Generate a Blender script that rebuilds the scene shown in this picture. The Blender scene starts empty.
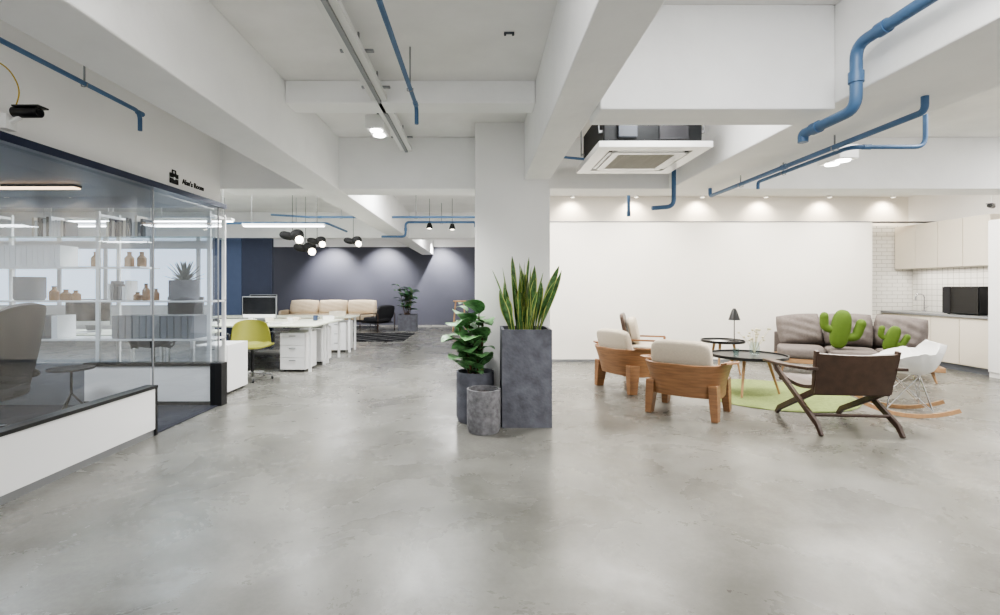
import bpy, math, random
from mathutils import Matrix, Vector, Euler
random.seed(7)
scene=bpy.context.scene
COL=scene.collection
R=math.radians
pi=math.pi
try: scene.view_settings.look='AgX - Medium High Contrast'
except Exception as e: print(e)
# ------------------------------------------------------------ materials
def srgb(r,g,b):
    f=lambda c:(c/255/12.92) if c/255<=0.04045 else ((c/255+0.055)/1.055)**2.4
    return (f(r),f(g),f(b),1)
def mat(name,c,rough=.5,metal=0,var=0.0,scale=6,bump=0,bscale=40,emis=0,coat=0,stretch=None):
    m=bpy.data.materials.new(name); m.use_nodes=True
    nt=m.node_tree; b=nt.nodes['Principled BSDF']
    b.inputs['Base Color'].default_value=c; b.inputs['Roughness'].default_value=rough; b.inputs['Metallic'].default_value=metal
    b.inputs['Coat Weight'].default_value=coat
    tc=nt.nodes.new('ShaderNodeTexCoord')
    src=tc.outputs['Object']
    if stretch:
        mp=nt.nodes.new('ShaderNodeMapping'); mp.inputs['Scale'].default_value=stretch
        nt.links.new(src,mp.inputs['Vector']); src=mp.outputs['Vector']
    if var>0:
        n=nt.nodes.new('ShaderNodeTexNoise'); n.inputs['Scale'].default_value=scale; n.inputs['Detail'].default_value=5
        nt.links.new(src,n.inputs['Vector'])
        r=nt.nodes.new('ShaderNodeValToRGB')
        r.color_ramp.elements[0].position=.3; r.color_ramp.elements[1].position=.7
        r.color_ramp.elements[0].color=tuple(x*(1-var) for x in c[:3])+(1,)
        r.color_ramp.elements[1].color=tuple(min(1,x*(1+var)) for x in c[:3])+(1,)
        nt.links.new(n.outputs['Fac'],r.inputs['Fac']); nt.links.new(r.outputs['Color'],b.inputs['Base Color'])
    if bump>0:
        n=nt.nodes.new('ShaderNodeTexNoise'); n.inputs['Scale'].default_value=bscale; n.inputs['Detail'].default_value=4
        nt.links.new(src,n.inputs['Vector'])
        bp=nt.nodes.new('ShaderNodeBump'); bp.inputs['Strength'].default_value=bump; bp.inputs['Distance'].default_value=.01
        nt.links.new(n.outputs['Fac'],bp.inputs['Height']); nt.links.new(bp.outputs['Normal'],b.inputs['Normal'])
    if emis>0:
        b.inputs['Emission Color'].default_value=c; b.inputs['Emission Strength'].default_value=emis
    return m
def glassmat(name,tint=(1,1,1,1),refl=1.0):
    m=bpy.data.materials.new(name); m.use_nodes=True; nt=m.node_tree; nt.nodes.clear(); L=nt.links.new
    o=nt.nodes.new('ShaderNodeOutputMaterial'); mx=nt.nodes.new('ShaderNodeMixShader')
    t=nt.nodes.new('ShaderNodeBsdfTransparent'); t.inputs['Color'].default_value=tint
    g=nt.nodes.new('ShaderNodeBsdfGlossy'); g.inputs['Roughness'].default_value=.0
    lw=nt.nodes.new('ShaderNodeLayerWeight'); lw.inputs['Blend'].default_value=.5
    pw=nt.nodes.new('ShaderNodeMath'); pw.operation='POWER'; pw.inputs[1].default_value=3.6
    ma=nt.nodes.new('ShaderNodeMath'); ma.operation='MULTIPLY_ADD'; ma.inputs[1].default_value=.88*refl; ma.inputs[2].default_value=.09*refl
    L(lw.outputs['Facing'],pw.inputs[0]); L(pw.outputs[0],ma.inputs[0]); L(ma.outputs[0],mx.inputs[0])
    L(t.outputs[0],mx.inputs[1]); L(g.outputs[0],mx.inputs[2]); L(mx.outputs[0],o.inputs[0])
    return m
def floormat():
    m=bpy.data.materials.new('polished_concrete'); m.use_nodes=True; nt=m.node_tree; b=nt.nodes['Principled BSDF']
    L=nt.links.new
    tc=nt.nodes.new('ShaderNodeTexCoord')
    def noise(s,d,rough=.55,dist=0):
        n=nt.nodes.new('ShaderNodeTexNoise'); n.inputs['Scale'].default_value=s; n.inputs['Detail'].default_value=d
        n.inputs['Roughness'].default_value=rough; n.inputs['Distortion'].default_value=dist
        L(tc.outputs['Object'],n.inputs['Vector']); return n
    def ramp(n,p0,c0,p1,c1):
        r=nt.nodes.new('ShaderNodeValToRGB'); e=r.color_ramp.elements
        e[0].position=p0; e[0].color=c0; e[1].position=p1; e[1].color=c1; L(n.outputs['Fac'],r.inputs['Fac']); return r
    a=ramp(noise(.8,9,.62,.3),.34,srgb(92,91,85),.68,srgb(134,133,127))
    s=ramp(noise(1.0,13,.74,.5),.50,(0,0,0,1),.66,(1,1,1,1))
    s2=ramp(noise(4,9,.75,.3),.56,(0,0,0,1),.72,(1,1,1,1))
    f=ramp(noise(34,8,.75),.3,(.82,.82,.82,1),.7,(1.1,1.1,1.1,1))
    mx=nt.nodes.new('ShaderNodeMixRGB'); mx.inputs['Color2'].default_value=srgb(72,70,64)
    mu=nt.nodes.new('ShaderNodeMath'); mu.operation='MULTIPLY'; mu.inputs[1].default_value=.5
    L(s.outputs['Color'],mu.inputs[0]); L(mu.outputs[0],mx.inputs['Fac']); L(a.outputs['Color'],mx.inputs['Color1'])
    mz=nt.nodes.new('ShaderNodeMixRGB'); mz.inputs['Color2'].default_value=srgb(80,77,71)
    mv=nt.nodes.new('ShaderNodeMath'); mv.operation='MULTIPLY'; mv.inputs[1].default_value=.28
    L(s2.outputs['Color'],mv.inputs[0]); L(mv.outputs[0],mz.inputs['Fac']); L(mx.outputs[0],mz.inputs['Color1'])
    m2=nt.nodes.new('ShaderNodeMixRGB'); m2.blend_type='MULTIPLY'; m2.inputs['Fac'].default_value=1
    L(mz.outputs[0],m2.inputs['Color1']); L(f.outputs['Color'],m2.inputs['Color2'])
    L(m2.outputs[0],b.inputs['Base Color'])
    rr=nt.nodes.new('ShaderNodeMapRange'); rr.inputs['To Min'].default_value=.17; rr.inputs['To Max'].default_value=.38
    rr.inputs['From Min'].default_value=.3; rr.inputs['From Max'].default_value=.7
    L(noise(1.3,8,.65,.4).outputs['Fac'],rr.inputs['Value']); L(rr.outputs[0],b.inputs['Roughness'])
    b.inputs['Specular IOR Level'].default_value=.55
    bp=nt.nodes.new('ShaderNodeBump'); bp.inputs['Strength'].default_value=.07; bp.inputs['Distance'].default_value=.01
    L(noise(7,5).outputs['Fac'],bp.inputs['Height']); L(bp.outputs['Normal'],b.inputs['Normal'])
    return m
def tilemat(name,axis,bw,bh,offset,c):
    m=bpy.data.materials.new(name); m.use_nodes=True; nt=m.node_tree; b=nt.nodes['Principled BSDF']; L=nt.links.new
    tc=nt.nodes.new('ShaderNodeTexCoord'); sx=nt.nodes.new('ShaderNodeSeparateXYZ'); cx=nt.nodes.new('ShaderNodeCombineXYZ')
    L(tc.outputs['Object'],sx.inputs[0]); L(sx.outputs[axis],cx.inputs[0]); L(sx.outputs[2],cx.inputs[1])
    br=nt.nodes.new('ShaderNodeTexBrick'); br.inputs['Scale'].default_value=1; br.inputs['Brick Width'].default_value=bw; br.inputs['Row Height'].default_value=bh
    br.inputs['Mortar Size'].default_value=.004; br.offset=offset
    br.inputs['Color1'].default_value=c; br.inputs['Color2'].default_value=c; br.inputs['Mortar'].default_value=srgb(160,157,150)
    L(cx.outputs[0],br.inputs['Vector']); L(br.outputs['Color'],b.inputs['Base Color']); b.inputs['Roughness'].default_value=.2
    return m
def leafmat(name,mid,edge,e0=.36):
    m=bpy.data.materials.new(name); m.use_nodes=True; nt=m.node_tree; b=nt.nodes['Principled BSDF']; L=nt.links.new
    uv=nt.nodes.new('ShaderNodeTexCoord'); sx=nt.nodes.new('ShaderNodeSeparateXYZ'); L(uv.outputs['UV'],sx.inputs[0])
    sb=nt.nodes.new('ShaderNodeMath'); sb.operation='SUBTRACT'; sb.inputs[1].default_value=.5; L(sx.outputs[0],sb.inputs[0])
    ab=nt.nodes.new('ShaderNodeMath'); ab.operation='ABSOLUTE'; L(sb.outputs[0],ab.inputs[0])
    rp=nt.nodes.new('ShaderNodeValToRGB'); rp.color_ramp.elements[0].position=e0; rp.color_ramp.elements[1].position=e0+.04
    L(ab.outputs[0],rp.inputs[0])
    n=nt.nodes.new('ShaderNodeTexNoise'); n.inputs['Scale'].default_value=25; L(uv.outputs['Object'],n.inputs['Vector'])
    r2=nt.nodes.new('ShaderNodeValToRGB'); r2.color_ramp.elements[0].position=.35; r2.color_ramp.elements[1].position=.65
    r2.color_ramp.elements[0].color=tuple(x*.6 for x in mid[:3])+(1,); r2.color_ramp.elements[1].color=tuple(x*1.4 for x in mid[:3])+(1,)
    L(n.outputs['Fac'],r2.inputs[0])
    mx=nt.nodes.new('ShaderNodeMixRGB'); mx.inputs['Color2'].default_value=edge
    L(rp.outputs[0],mx.inputs['Fac']); L(r2.outputs[0],mx.inputs['Color1']); L(mx.outputs[0],b.inputs['Base Color'])
    b.inputs['Roughness'].default_value=.35
    return m
def rugmat():
    m=bpy.data.materials.new('patterned_rug'); m.use_nodes=True; nt=m.node_tree; b=nt.nodes['Principled BSDF']; L=nt.links.new
    tc=nt.nodes.new('ShaderNodeTexCoord'); sx=nt.nodes.new('ShaderNodeSeparateXYZ'); L(tc.outputs['Object'],sx.inputs[0])
    outs=[]
    for op in('ADD','SUBTRACT'):
        a=nt.nodes.new('ShaderNodeMath'); a.operation=op; L(sx.outputs[0],a.inputs[0]); L(sx.outputs[1],a.inputs[1])
        s=nt.nodes.new('ShaderNodeMath'); s.operation='MULTIPLY'; s.inputs[1].default_value=1.5; L(a.outputs[0],s.inputs[0])
        f=nt.nodes.new('ShaderNodeMath'); f.operation='FRACT'; L(s.outputs[0],f.inputs[0])
        g=nt.nodes.new('ShaderNodeMath'); g.operation='LESS_THAN'; g.inputs[1].default_value=.09; L(f.outputs[0],g.inputs[0]); outs.append(g)
    mxm=nt.nodes.new('ShaderNodeMath'); mxm.operation='MAXIMUM'; L(outs[0].outputs[0],mxm.inputs[0]); L(outs[1].outputs[0],mxm.inputs[1])
    mx=nt.nodes.new('ShaderNodeMixRGB'); mx.inputs['Color1'].default_value=srgb(16,17,22); mx.inputs['Color2'].default_value=srgb(120,120,120)
    L(mxm.outputs[0],mx.inputs['Fac']); L(mx.outputs[0],b.inputs['Base Color']); b.inputs['Roughness'].default_value=1; b.inputs['Specular IOR Level'].default_value=.1
    return m
M_floor=floormat()
M_wall=mat('white_wall_paint',srgb(245,244,242),.75,var=.015,scale=2,bump=.05,bscale=60)
M_wallc=mat('cream_white_wall_paint',srgb(234,230,222),.75,var=.015,scale=2,bump=.05,bscale=60)
M_beam=mat('painted_concrete',srgb(248,248,247),.7,var=.03,scale=3,bump=.35,bscale=12)
M_ceil=mat('ceiling_paint',srgb(242,241,239),.8,var=.05,scale=2.5,bump=.5,bscale=8)
M_navy=mat('charcoal_navy_wall_paint',srgb(70,71,82),.55,var=.03,scale=3)
M_navy2=mat('navy_fabric_partition',srgb(46,52,70),.8,var=.05,scale=8)
M_blue2=mat('blue_fabric',srgb(66,78,104),.8,var=.05,scale=8)
M_darkglassroof=mat('dark_blue_panel',srgb(44,51,78),.35,var=.04)
M_black=mat('black_powder_coat',srgb(22,22,24),.35)
M_mblack=mat('matt_black',srgb(16,16,17),.75)
M_softblack=mat('soft_black',srgb(34,34,38),.6,var=.1,scale=20)
M_white=mat('white_laminate',srgb(236,236,236),.35)
M_whitepl=mat('white_plastic',srgb(238,238,236),.3,coat=.3)
M_cream=mat('cream_cabinet',srgb(226,218,204),.45)
M_grey=mat('grey_metal',srgb(150,152,155),.4,.7)
M_midgrey=mat('mid_grey',srgb(112,116,124),.6,var=.05)
M_dgrey=mat('dark_grey_card',srgb(70,74,82),.6,var=.05)
M_chrome=mat('chrome',srgb(210,210,212),.15,1)
M_pipe=mat('blue_pipe_paint',srgb(78,110,146),.4,var=.04,scale=5)
M_conc=mat('dark_concrete_planter',srgb(94,95,103),.75,var=.3,scale=11,bump=.4,bscale=45)
M_conc2=mat('speckled_concrete_pot',srgb(118,117,120),.8,var=.35,scale=22,bump=.5,bscale=50)
M_soil=mat('soil',srgb(60,48,38),1,var=.4,scale=40,bump=1,bscale=80)
M_wood=mat('walnut_plywood',srgb(136,100,70),.42,var=.24,scale=5,stretch=(1,1,9))
M_woodl=mat('light_oak',srgb(168,132,96),.45,var=.12,scale=6,stretch=(1,8,1))
M_dwood=mat('dark_walnut',srgb(62,44,34),.4,var=.25,scale=6,stretch=(1,6,1))
M_leather=mat('brown_leather',srgb(68,51,41),.3,var=.22,scale=14,bump=.12,bscale=120)
M_cush=mat('beige_fabric',srgb(192,181,164),.9,var=.05,scale=50,bump=.3,bscale=260)
M_taupe=mat('taupe_fabric',srgb(116,108,104),.95,var=.1,scale=30,bump=.4,bscale=200)
M_tan=mat('tan_fabric',srgb(190,174,150),.9,var=.06,scale=30,bump=.2,bscale=200)
M_cactus=mat('green_plush',srgb(88,112,42),.95,var=.05,scale=20,bump=.1,bscale=260)
M_rug=mat('green_rug_pile',srgb(140,154,96),1,var=.16,scale=30,bump=.8,bscale=300)
M_rug2=rugmat()
M_carpet=mat('dark_carpet',srgb(50,52,62),1,var=.15,scale=40,bump=.5,bscale=250)
M_glass=glassmat('clear_glass',(.84,.88,.92,1),1)
M_glass2=glassmat('shelf_glass',(.84,.92,.92,1),.8)
M_amber=mat('amber_glass',srgb(140,96,44),.15)
M_led=mat('led_diffuser',(1,.98,.95,1),.5,emis=14)
M_ledw=mat('warm_led',(1,.66,.4,1),.5,emis=4)
M_bulb=mat('bulb_glow',(1,.9,.75,1),.5,emis=10)
M_lime=mat('olive_lime_shell',srgb(138,138,58),.5)
M_screen=mat('dark_screen',srgb(14,15,18),.12)
M_yel=mat('yellow_cable',srgb(190,160,60),.5)
M_counter=mat('grey_worktop',srgb(134,136,138),.35,var=.06,scale=20)
M_tiler=tilemat('square_tile',1,.1,.1,0,srgb(226,224,218))
M_tileb=tilemat('brick_tile',0,.2,.075,.5,srgb(222,220,214))
M_snake=leafmat('snake_leaf',srgb(70,104,58),srgb(180,184,104),.36)
M_leaf=leafmat('fig_leaf',srgb(98,140,92),srgb(122,162,108),.44)
M_leaf2=leafmat('palm_leaf',srgb(60,108,60),srgb(80,124,70),.46)
M_agave=leafmat('agave_leaf',srgb(46,62,52),srgb(84,98,78),.42)
M_stem=mat('bark',srgb(92,72,50),.9,var=.2,scale=30)
M_dry=mat('dried_flowers',srgb(206,200,170),.9)
M_skyw=mat('window_daylight_glow',srgb(225,236,250),.6,emis=1.5)  # pane emission stands in for daylight outside
M_desktop=mat('pale_desktop',srgb(218,222,204),.4)
M_steel=mat('dark_steel',srgb(30,32,34),.5,.5)
M_edge=mat('blue_metal_edge',srgb(40,48,72),.3,.3)
# ------------------------------------------------------------ mesh builder
class MB:
    def __init__(s): s.v=[];s.f=[];s.uv={};s.M=Matrix()
    def add(s,vs,fs,uvs=None):
        o=len(s.v)
        s.v+= [tuple(s.M@Vector(p)) for p in vs]
        s.f+= [tuple(i+o for i in f) for f in fs]
        if uvs:
            for i,u in enumerate(uvs): s.uv[o+i]=u
        return s
    def box(s,x0,x1,y0,y1,z0,z1):
        vs=[(x,y,z) for x in(x0,x1) for y in(y0,y1) for z in(z0,z1)]
        return s.add(vs,[(0,1,3,2),(4,6,7,5),(0,4,5,1),(2,3,7,6),(0,2,6,4),(1,5,7,3)])
    def quad(s,a,b,c,d): return s.add([a,b,c,d],[(0,1,2,3)])
    def cyl(s,p0,p1,r0,r1=None,n=20):
        return s.tube([p0,p1],[r0,r0 if r1 is None else r1],n)
    def tube(s,pts,r,n=12,sq=None):
        pts=[Vector(p) for p in pts]
        if not isinstance(r,(list,tuple)): r=[r]*len(pts)
        T=[]
        for i in range(len(pts)):
            a=pts[max(0,i-1)];b=pts[min(len(pts)-1,i+1)]
            T.append((b-a).normalized())
        up=Vector((0,0,1)) if abs(T[0].z)<.95 else Vector((0,1,0))
        x=T[0].cross(up).normalized(); vs=[];fs=[]
        for i,p in enumerate(pts):
            x=(x-T[i]*x.dot(T[i])).normalized(); y=T[i].cross(x)
            if sq:
                cs=[(-sq[0],-sq[1]),(sq[0],-sq[1]),(sq[0],sq[1]),(-sq[0],sq[1])]
                k=r[i]
                for a,b in cs: vs.append(p+x*a*k+y*b*k)
            else:
                for j in range(n):
                    a=2*pi*j/n; vs.append(p+x*math.cos(a)*r[i]+y*math.sin(a)*r[i])
        m=4 if sq else n
        for i in range(len(pts)-1):
            for j in range(m):
                k=(j+1)%m; fs.append((i*m+j,i*m+k,(i+1)*m+k,(i+1)*m+j))
        fs.append(tuple(reversed(range(m)))); fs.append(tuple((len(pts)-1)*m+j for j in range(m)))
        return s.add(vs,fs)
    def lathe(s,prof,c=(0,0,0),n=32):
        vs=[];fs=[]
        for (r,z) in prof:
            for j in range(n):
                a=2*pi*j/n; vs.append((c[0]+r*math.cos(a),c[1]+r*math.sin(a),c[2]+z))
        for i in range(len(prof)-1):
            for j in range(n):
                k=(j+1)%n; fs.append((i*n+j,i*n+k,(i+1)*n+k,(i+1)*n+j))
        fs.append(tuple(reversed(range(n)))); fs.append(tuple((len(prof)-1)*n+j for j in range(n)))
        return s.add(vs,fs)
    def pillow(s,c,h,k=5,rot=None,N=7):
        vs=[];fs=[]
        idx={}
        def vert(p):
            kk=tuple(round(q,4) for q in p)
            if kk in idx: return idx[kk]
            x,y,z=p
            r=(abs(x)**k+abs(y)**k+abs(z)**k)**(1/k)
            q=Vector((x/r*h[0],y/r*h[1],z/r*h[2]))
            if rot: q=rot@q
            vs.append(q+Vector(c)); idx[kk]=len(vs)-1; return idx[kk]
        for ax in range(3):
            for sg in(-1,1):
                for i in range(N):
                    for j in range(N):
                        q=[]
                        for (a,b) in((i,j),(i+1,j),(i+1,j+1),(i,j+1)):
                            u=math.sin((a/N*2-1)*pi/2)*1.0; w=math.sin((b/N*2-1)*pi/2)
                            p=[0,0,0];p[ax]=sg;p[(ax+1)%3]=u;p[(ax+2)%3]=w
                            q.append(vert(p))
                        if sg<0:q.reverse()
                        fs.append(tuple(q))
        return s.add(vs,fs)
    def puff(s,c,w,h,t,rot=None,n=14,e=.5,wr=0):
        def F(sgn):
            def f(u,v):
                a=u*2-1;b=v*2-1
                th=t*((1-a**4)*(1-b**4))**e*(1+wr*math.sin(9*a+5*b)*math.cos(7*b-3*a))
                x=a*w*(1-.07*(b*b)); z=b*h*(1-.08*(a*a)*(1 if b>0 else .3))
                p=Vector((x,sgn*th,z))
                if rot:p=rot@p
                return p+Vector(c)
            return f
        P=F(1);Q=F(-1)
        s.grid(lambda u,v:P(u,v),n,n); s.grid(lambda u,v:Q(1-u,v),n,n)
        return s
    def grid(s,fn,nu,nv,th=0.0):
        P=[[Vector(fn(i/nu,j/nv)) for j in range(nv+1)] for i in range(nu+1)]
        vs=[];fs=[]
        for i in range(nu+1):
            for j in range(nv+1): vs.append(P[i][j])
        w=nv+1
        for i in range(nu):
            for j in range(nv): fs.append((i*w+j,(i+1)*w+j,(i+1)*w+j+1,i*w+j+1))
        if th:
            n0=len(vs)
            for i in range(nu+1):
                for j in range(nv+1):
                    du=P[min(nu,i+1)][j]-P[max(0,i-1)][j]; dv=P[i][min(nv,j+1)]-P[i][max(0,j-1)]
                    nn=du.cross(dv)
                    if nn.length>1e-9: nn.normalize()
                    vs.append(P[i][j]-nn*th)
            for i in range(nu):
                for j in range(nv): fs.append((n0+i*w+j,n0+i*w+j+1,n0+(i+1)*w+j+1,n0+(i+1)*w+j))
            for i in range(nu):
                fs.append((i*w,n0+i*w,n0+(i+1)*w,(i+1)*w)); fs.append((i*w+nv,(i+1)*w+nv,n0+(i+1)*w+nv,n0+i*w+nv))
            for j in range(nv):
                fs.append((j,j+1,n0+j+1,n0+j)); a=nu*w; fs.append((a+j,n0+a+j,n0+a+j+1,a+j+1))
        return s.add(vs,fs)
    def leaf(s,base,az,el,bend,L,W,prof,n=9,fold=.25,twist=0):
        p=Vector(base); vs=[];uv=[];fs=[]
        h=Vector((math.cos(az),math.sin(az),0)); side0=Vector((-math.sin(az),math.cos(az),0))
        for i in range(n+1):
            t=i/n; e=el-bend*t
            d=h*math.cos(e)+Vector((0,0,1))*math.sin(e)
            nrm=-h*math.sin(e)+Vector((0,0,1))*math.cos(e)
            if i>0: p=p+d*(L/n)
            a=twist*t
            sd=side0*math.cos(a)+nrm*math.sin(a); nn=nrm*math.cos(a)-side0*math.sin(a)
            w=prof(t)*W/2
            for k,u in enumerate((-1,-.5,0,.5,1)):
                vs.append(p+sd*u*w+nn*abs(u)*w*fold); uv.append((.5+u/2,t))
        for i in range(n):
            for k in range(4): fs.append((i*5+k,i*5+k+1,(i+1)*5+k+1,(i+1)*5+k))
        return s.add(vs,fs,uv)
    def obj(s,name,m,parent=None,loc=(0,0,0),rot=0,label=None,smooth=True,bevel=0,cat=None,kind=None,ang=38,weld=False):
        me=bpy.data.meshes.new(name); me.from_pydata(s.v,[],s.f); me.update()
        if s.uv:
            l=me.uv_layers.new(name='UVMap')
            for lp in me.loops: l.data[lp.index].uv=s.uv.get(lp.vertex_index,(0,0))
        if weld:
            import bmesh
            bm=bmesh.new(); bm.from_mesh(me); bmesh.ops.remove_doubles(bm,verts=bm.verts,dist=1e-4); bmesh.ops.recalc_face_normals(bm,faces=bm.faces); bm.to_mesh(me); bm.free()
        me.materials.append(m)
        if smooth:
            for p in me.polygons: p.use_smooth=True
            me.set_sharp_from_angle(angle=R(ang))
        o=bpy.data.objects.new(name,me); COL.objects.link(o)
        o.location=loc; o.rotation_euler=(0,0,rot)
        if parent: o.parent=parent
        if label:o['label']=label
        if cat:o['category']=cat
        if kind:o['kind']=kind
        if bevel:
            b=o.modifiers.new('bevel','BEVEL'); b.width=bevel; b.segments=2; b.limit_method='ANGLE'; b.angle_limit=R(40)
        return o
def thing(name,label,cat,loc=(0,0,0),rot=0,group=None,sc=1):
    e=bpy.data.objects.new(name,None); COL.objects.link(e); e.empty_display_size=.1
    e.location=loc; e.rotation_euler=(0,0,rot); e.scale=(sc,sc,sc)
    if label:e['label']=label
    if cat:e['category']=cat
    if group:e['group']=group
    return e
def dup(t,loc,rot=None,label=None):
    def cp(o,par):
        c=o.copy(); COL.objects.link(c)
        if par is not None: c.parent=par
        for ch in list(o.children): cp(ch,c)
        return c
    n=cp(t,None); n.location=loc
    if rot is not None: n.rotation_euler=(0,0,rot)
    if label:n['label']=label
    return n
def struct(name,x0,x1,y0,y1,z0,z1,m,bevel=0):
    return MB().box(x0,x1,y0,y1,z0,z1).obj(name,m,kind='structure',smooth=False,bevel=bevel)
def fillet(pts,r=.06,n=6):
    pts=[Vector(p) for p in pts]; out=[pts[0]]
    for i in range(1,len(pts)-1):
        a,b,c=pts[i-1:i+2]; d0=(a-b);d1=(c-b); rr=min(r,d0.length*.45,d1.length*.45)
        p=b+d0.normalized()*rr;q=b+d1.normalized()*rr
        for k in range(n+1):
            t=k/n; out.append(p*(1-t)**2+b*2*t*(1-t)+q*t*t)
    out.append(pts[-1]); return out
RX=lambda a:Matrix.Rotation(R(a),3,'X')
# ------------------------------------------------------------ room shell
CZ=3.10; BZ=2.49
struct('floor',-13,8.6,-3,17.3,-.1,0,M_floor)
struct('ceiling',-13,8.6,-3,17.3,CZ,CZ+.12,M_ceil)
struct('wall_far',-13,.3,17.05,17.2,0,CZ,M_navy)
struct('trim_1',-13,.3,16.98,17.05,2.77,CZ,M_wall)
struct('wall_divider',.3,.42,8.8,17.05,0,CZ,M_wall)
struct('wall_lounge',.3,7.06,8.64,8.8,0,2.52,M_wallc)
struct('wall_lounge_upper',.42,8.3,9.3,9.4,0,CZ,M_wallc)
struct('baseboard_lounge',.3,7.06,8.62,8.64,0,.05,M_grey)
struct('trim_shadow_line',.3,8.3,8.62,8.80,2.52,2.53,M_midgrey)  # thin grey strip added to draw a shadow line along the wall top
struct('wall_kitchen',7.0,8.3,9.2,9.3,0,2.52,M_tileb)
struct('wall_right',8.3,8.42,-3,9.4,0,CZ,M_wall)
struct('wall_left',-13,-12.9,-3,17,0,CZ,M_wall)
struct('wall_column',-.053,.744,5.1,5.9,0,CZ,M_wall,.006)
struct('trim_2',.47,.744,-3,5.1,BZ,CZ,M_beam,.01)
struct('trim_3',-2.05,-1.65,-3,17,BZ,CZ,M_beam,.01)
struct('trim_4',-1.65,.47,4.06,4.3,2.905,CZ,M_beam,.01)
struct('trim_5',-3.05,-.053,5.6,6.0,BZ+.005,CZ,M_beam,.01)
struct('trim_6',.744,8.3,5.6,6.0,BZ+.005,CZ,M_beam,.01)
struct('trim_7',.744,2.2,2.97,3.27,2.45,CZ,M_beam,.01)
struct('trim_8',2.2,2.95,-3,5.6,BZ,CZ,M_beam,.01)
struct('trim_9',-12.9,.3,11.2,11.6,BZ+.005,CZ,M_beam,.01)
# glass room
struct('wall_bulkhead',-3.15,-3.03,-3,5.6,2.30,CZ,M_wall)
struct('ceiling_glass_room',-9,-2.94,-3,5.52,2.26,2.30,M_darkglassroof)
struct('trim_11',-2.97,-2.93,-3,5.56,2.25,2.305,M_edge)
struct('floor_glass_room',-9,-2.97,-3,5.44,0,.012,M_carpet)
struct('wall_glass_room',-9.1,-9,-3,5.5,0,CZ,M_wall)
lw=thing('low_partition_wall','low white partition wall with black cap and grey plinth under the glass','low wall')
MB().box(-3.04,-2.95,-3,4.36,.06,.43).obj('panel',M_white,lw,smooth=False)
MB().box(-3.05,-2.94,-3,4.385,.43,.456).obj('cap',M_black,lw,smooth=False)
MB().box(-3.05,-2.945,4.36,4.385,0,.43).obj('end_post',M_black,lw,smooth=False)
MB().box(-3.03,-2.96,-3,4.36,0,.06).obj('plinth',M_grey,lw,smooth=False)
lw2=thing('low_partition_wall','low white partition with black frame below open glass shelving','low wall')
MB().box(-4.5,-3.06,5.46,5.54,.05,.45).obj('panel',M_white,lw2,smooth=False)
MB().box(-4.5,-2.93,5.44,5.56,.45,.485).obj('cap',M_black,lw2,smooth=False)
MB().box(-3.06,-2.93,5.44,5.56,0,.45).obj('end_post',M_black,lw2,smooth=False)
MB().box(-4.5,-3.06,5.45,5.55,0,.05).obj('plinth',M_black,lw2,smooth=False)
MB().box(-9,-4.5,5.46,5.54,0,.47).obj('grey_panel',M_midgrey,lw2,smooth=False,label='grey laminate lower panel')
gl=thing('glass_partition','tall clear glass partition panes standing on the low wall','glass partition')
for a,b in ((-3,.2),(.21,2.3),(2.31,4.36)):
    MB().quad((-2.994,a,.456),(-2.994,b,.456),(-2.994,b,2.25),(-2.994,a,2.25)).obj('pane',M_glass,gl,smooth=False)
MB().quad((-9,5.495,.486),(-3.0,5.495,.486),(-3.0,5.495,2.255),(-9,5.495,2.255)).obj('pane',M_glass,gl,smooth=False)
MB().box(-3.0,-2.988,5.485,5.497,.486,2.255).obj('corner_post',M_grey,gl,smooth=False)
dr=thing('door_1',None,None); dr['kind']='structure'
MB().quad((-2.994,4.40,.015),(-2.994,5.42,.015),(-2.994,5.42,2.24),(-2.994,4.40,2.24)).obj('pane',M_glass,dr,smooth=False)
MB().box(-3.0,-2.988,4.388,4.4,.0,2.25).obj('door_edge',M_grey,dr,smooth=False)
struct('wall_windows',-12.9,-5.9,12.0,12.1,0,.85,M_wall)
struct('wall_windows_upper',-12.9,-5.9,12.0,12.1,2.35,CZ,M_wall)
for i in range(6):
    x0=-12.85+i*1.16
    w=thing('window_%d'%(i+1),None,None); w['kind']='structure'
    MB().box(x0+.05,x0+1.11,12.04,12.06,.9,2.3).obj('pane',M_skyw,w,smooth=False)
    MB().box(x0,x0+.05,12,12.09,.85,2.35).box(x0+1.11,x0+1.16,12,12.09,.85,2.35).box(x0+.05,x0+1.11,12,12.09,.85,.9).box(x0+.05,x0+1.11,12,12.09,2.3,2.35).obj('frame',M_white,w,smooth=False)
MB().box(-5.85,-5.22,10.5,10.58,0,2.42).obj('partition_panel',M_blue2,label='tall blue partition panel behind the desks',cat='partition',smooth=False)
MB().box(-5.21,-4.55,10.5,10.58,0,2.42).obj('partition_panel',M_navy2,label='tall dark navy partition panel behind the desks',cat='partition',smooth=False)
# ------------------------------------------------------------ pipes
def pipe(pts,r,label,drops=(),hang=()):
    t=thing('blue_pipe',label,'pipe')
    MB().tube(fillet(pts,.08),r,14).obj('pipe_run',M_pipe,t,ang=60)
    for c,ax in drops:
        a=Vector(ax)*.03; MB().cyl(Vector(c)-a,Vector(c)+a,r*1.22).obj('coupling',M_pipe,t)
    for (x,y,z,zt) in hang:
        MB().cyl((x,y,z),(x,y,zt),.006).tube([(x-r*1.3,y,z),(x-r*1.3,y,z-r*1.2),(x,y,z-r*1.5),(x+r*1.3,y,z-r*1.2),(x+r*1.3,y,z)],.004,6).obj('hanger',M_grey,t)
    return t
pipe([(-2.72,.5,2.75),(-2.72,3.84,2.75),(-2.72,3.84,2.6)],.016,'thin blue sprinkler pipe under the ceiling with end drop',[((-2.72,3.84,2.74),(0,1,0))],[(-2.72,1.5,2.75,CZ),(-2.72,3.3,2.75,CZ)])
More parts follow.
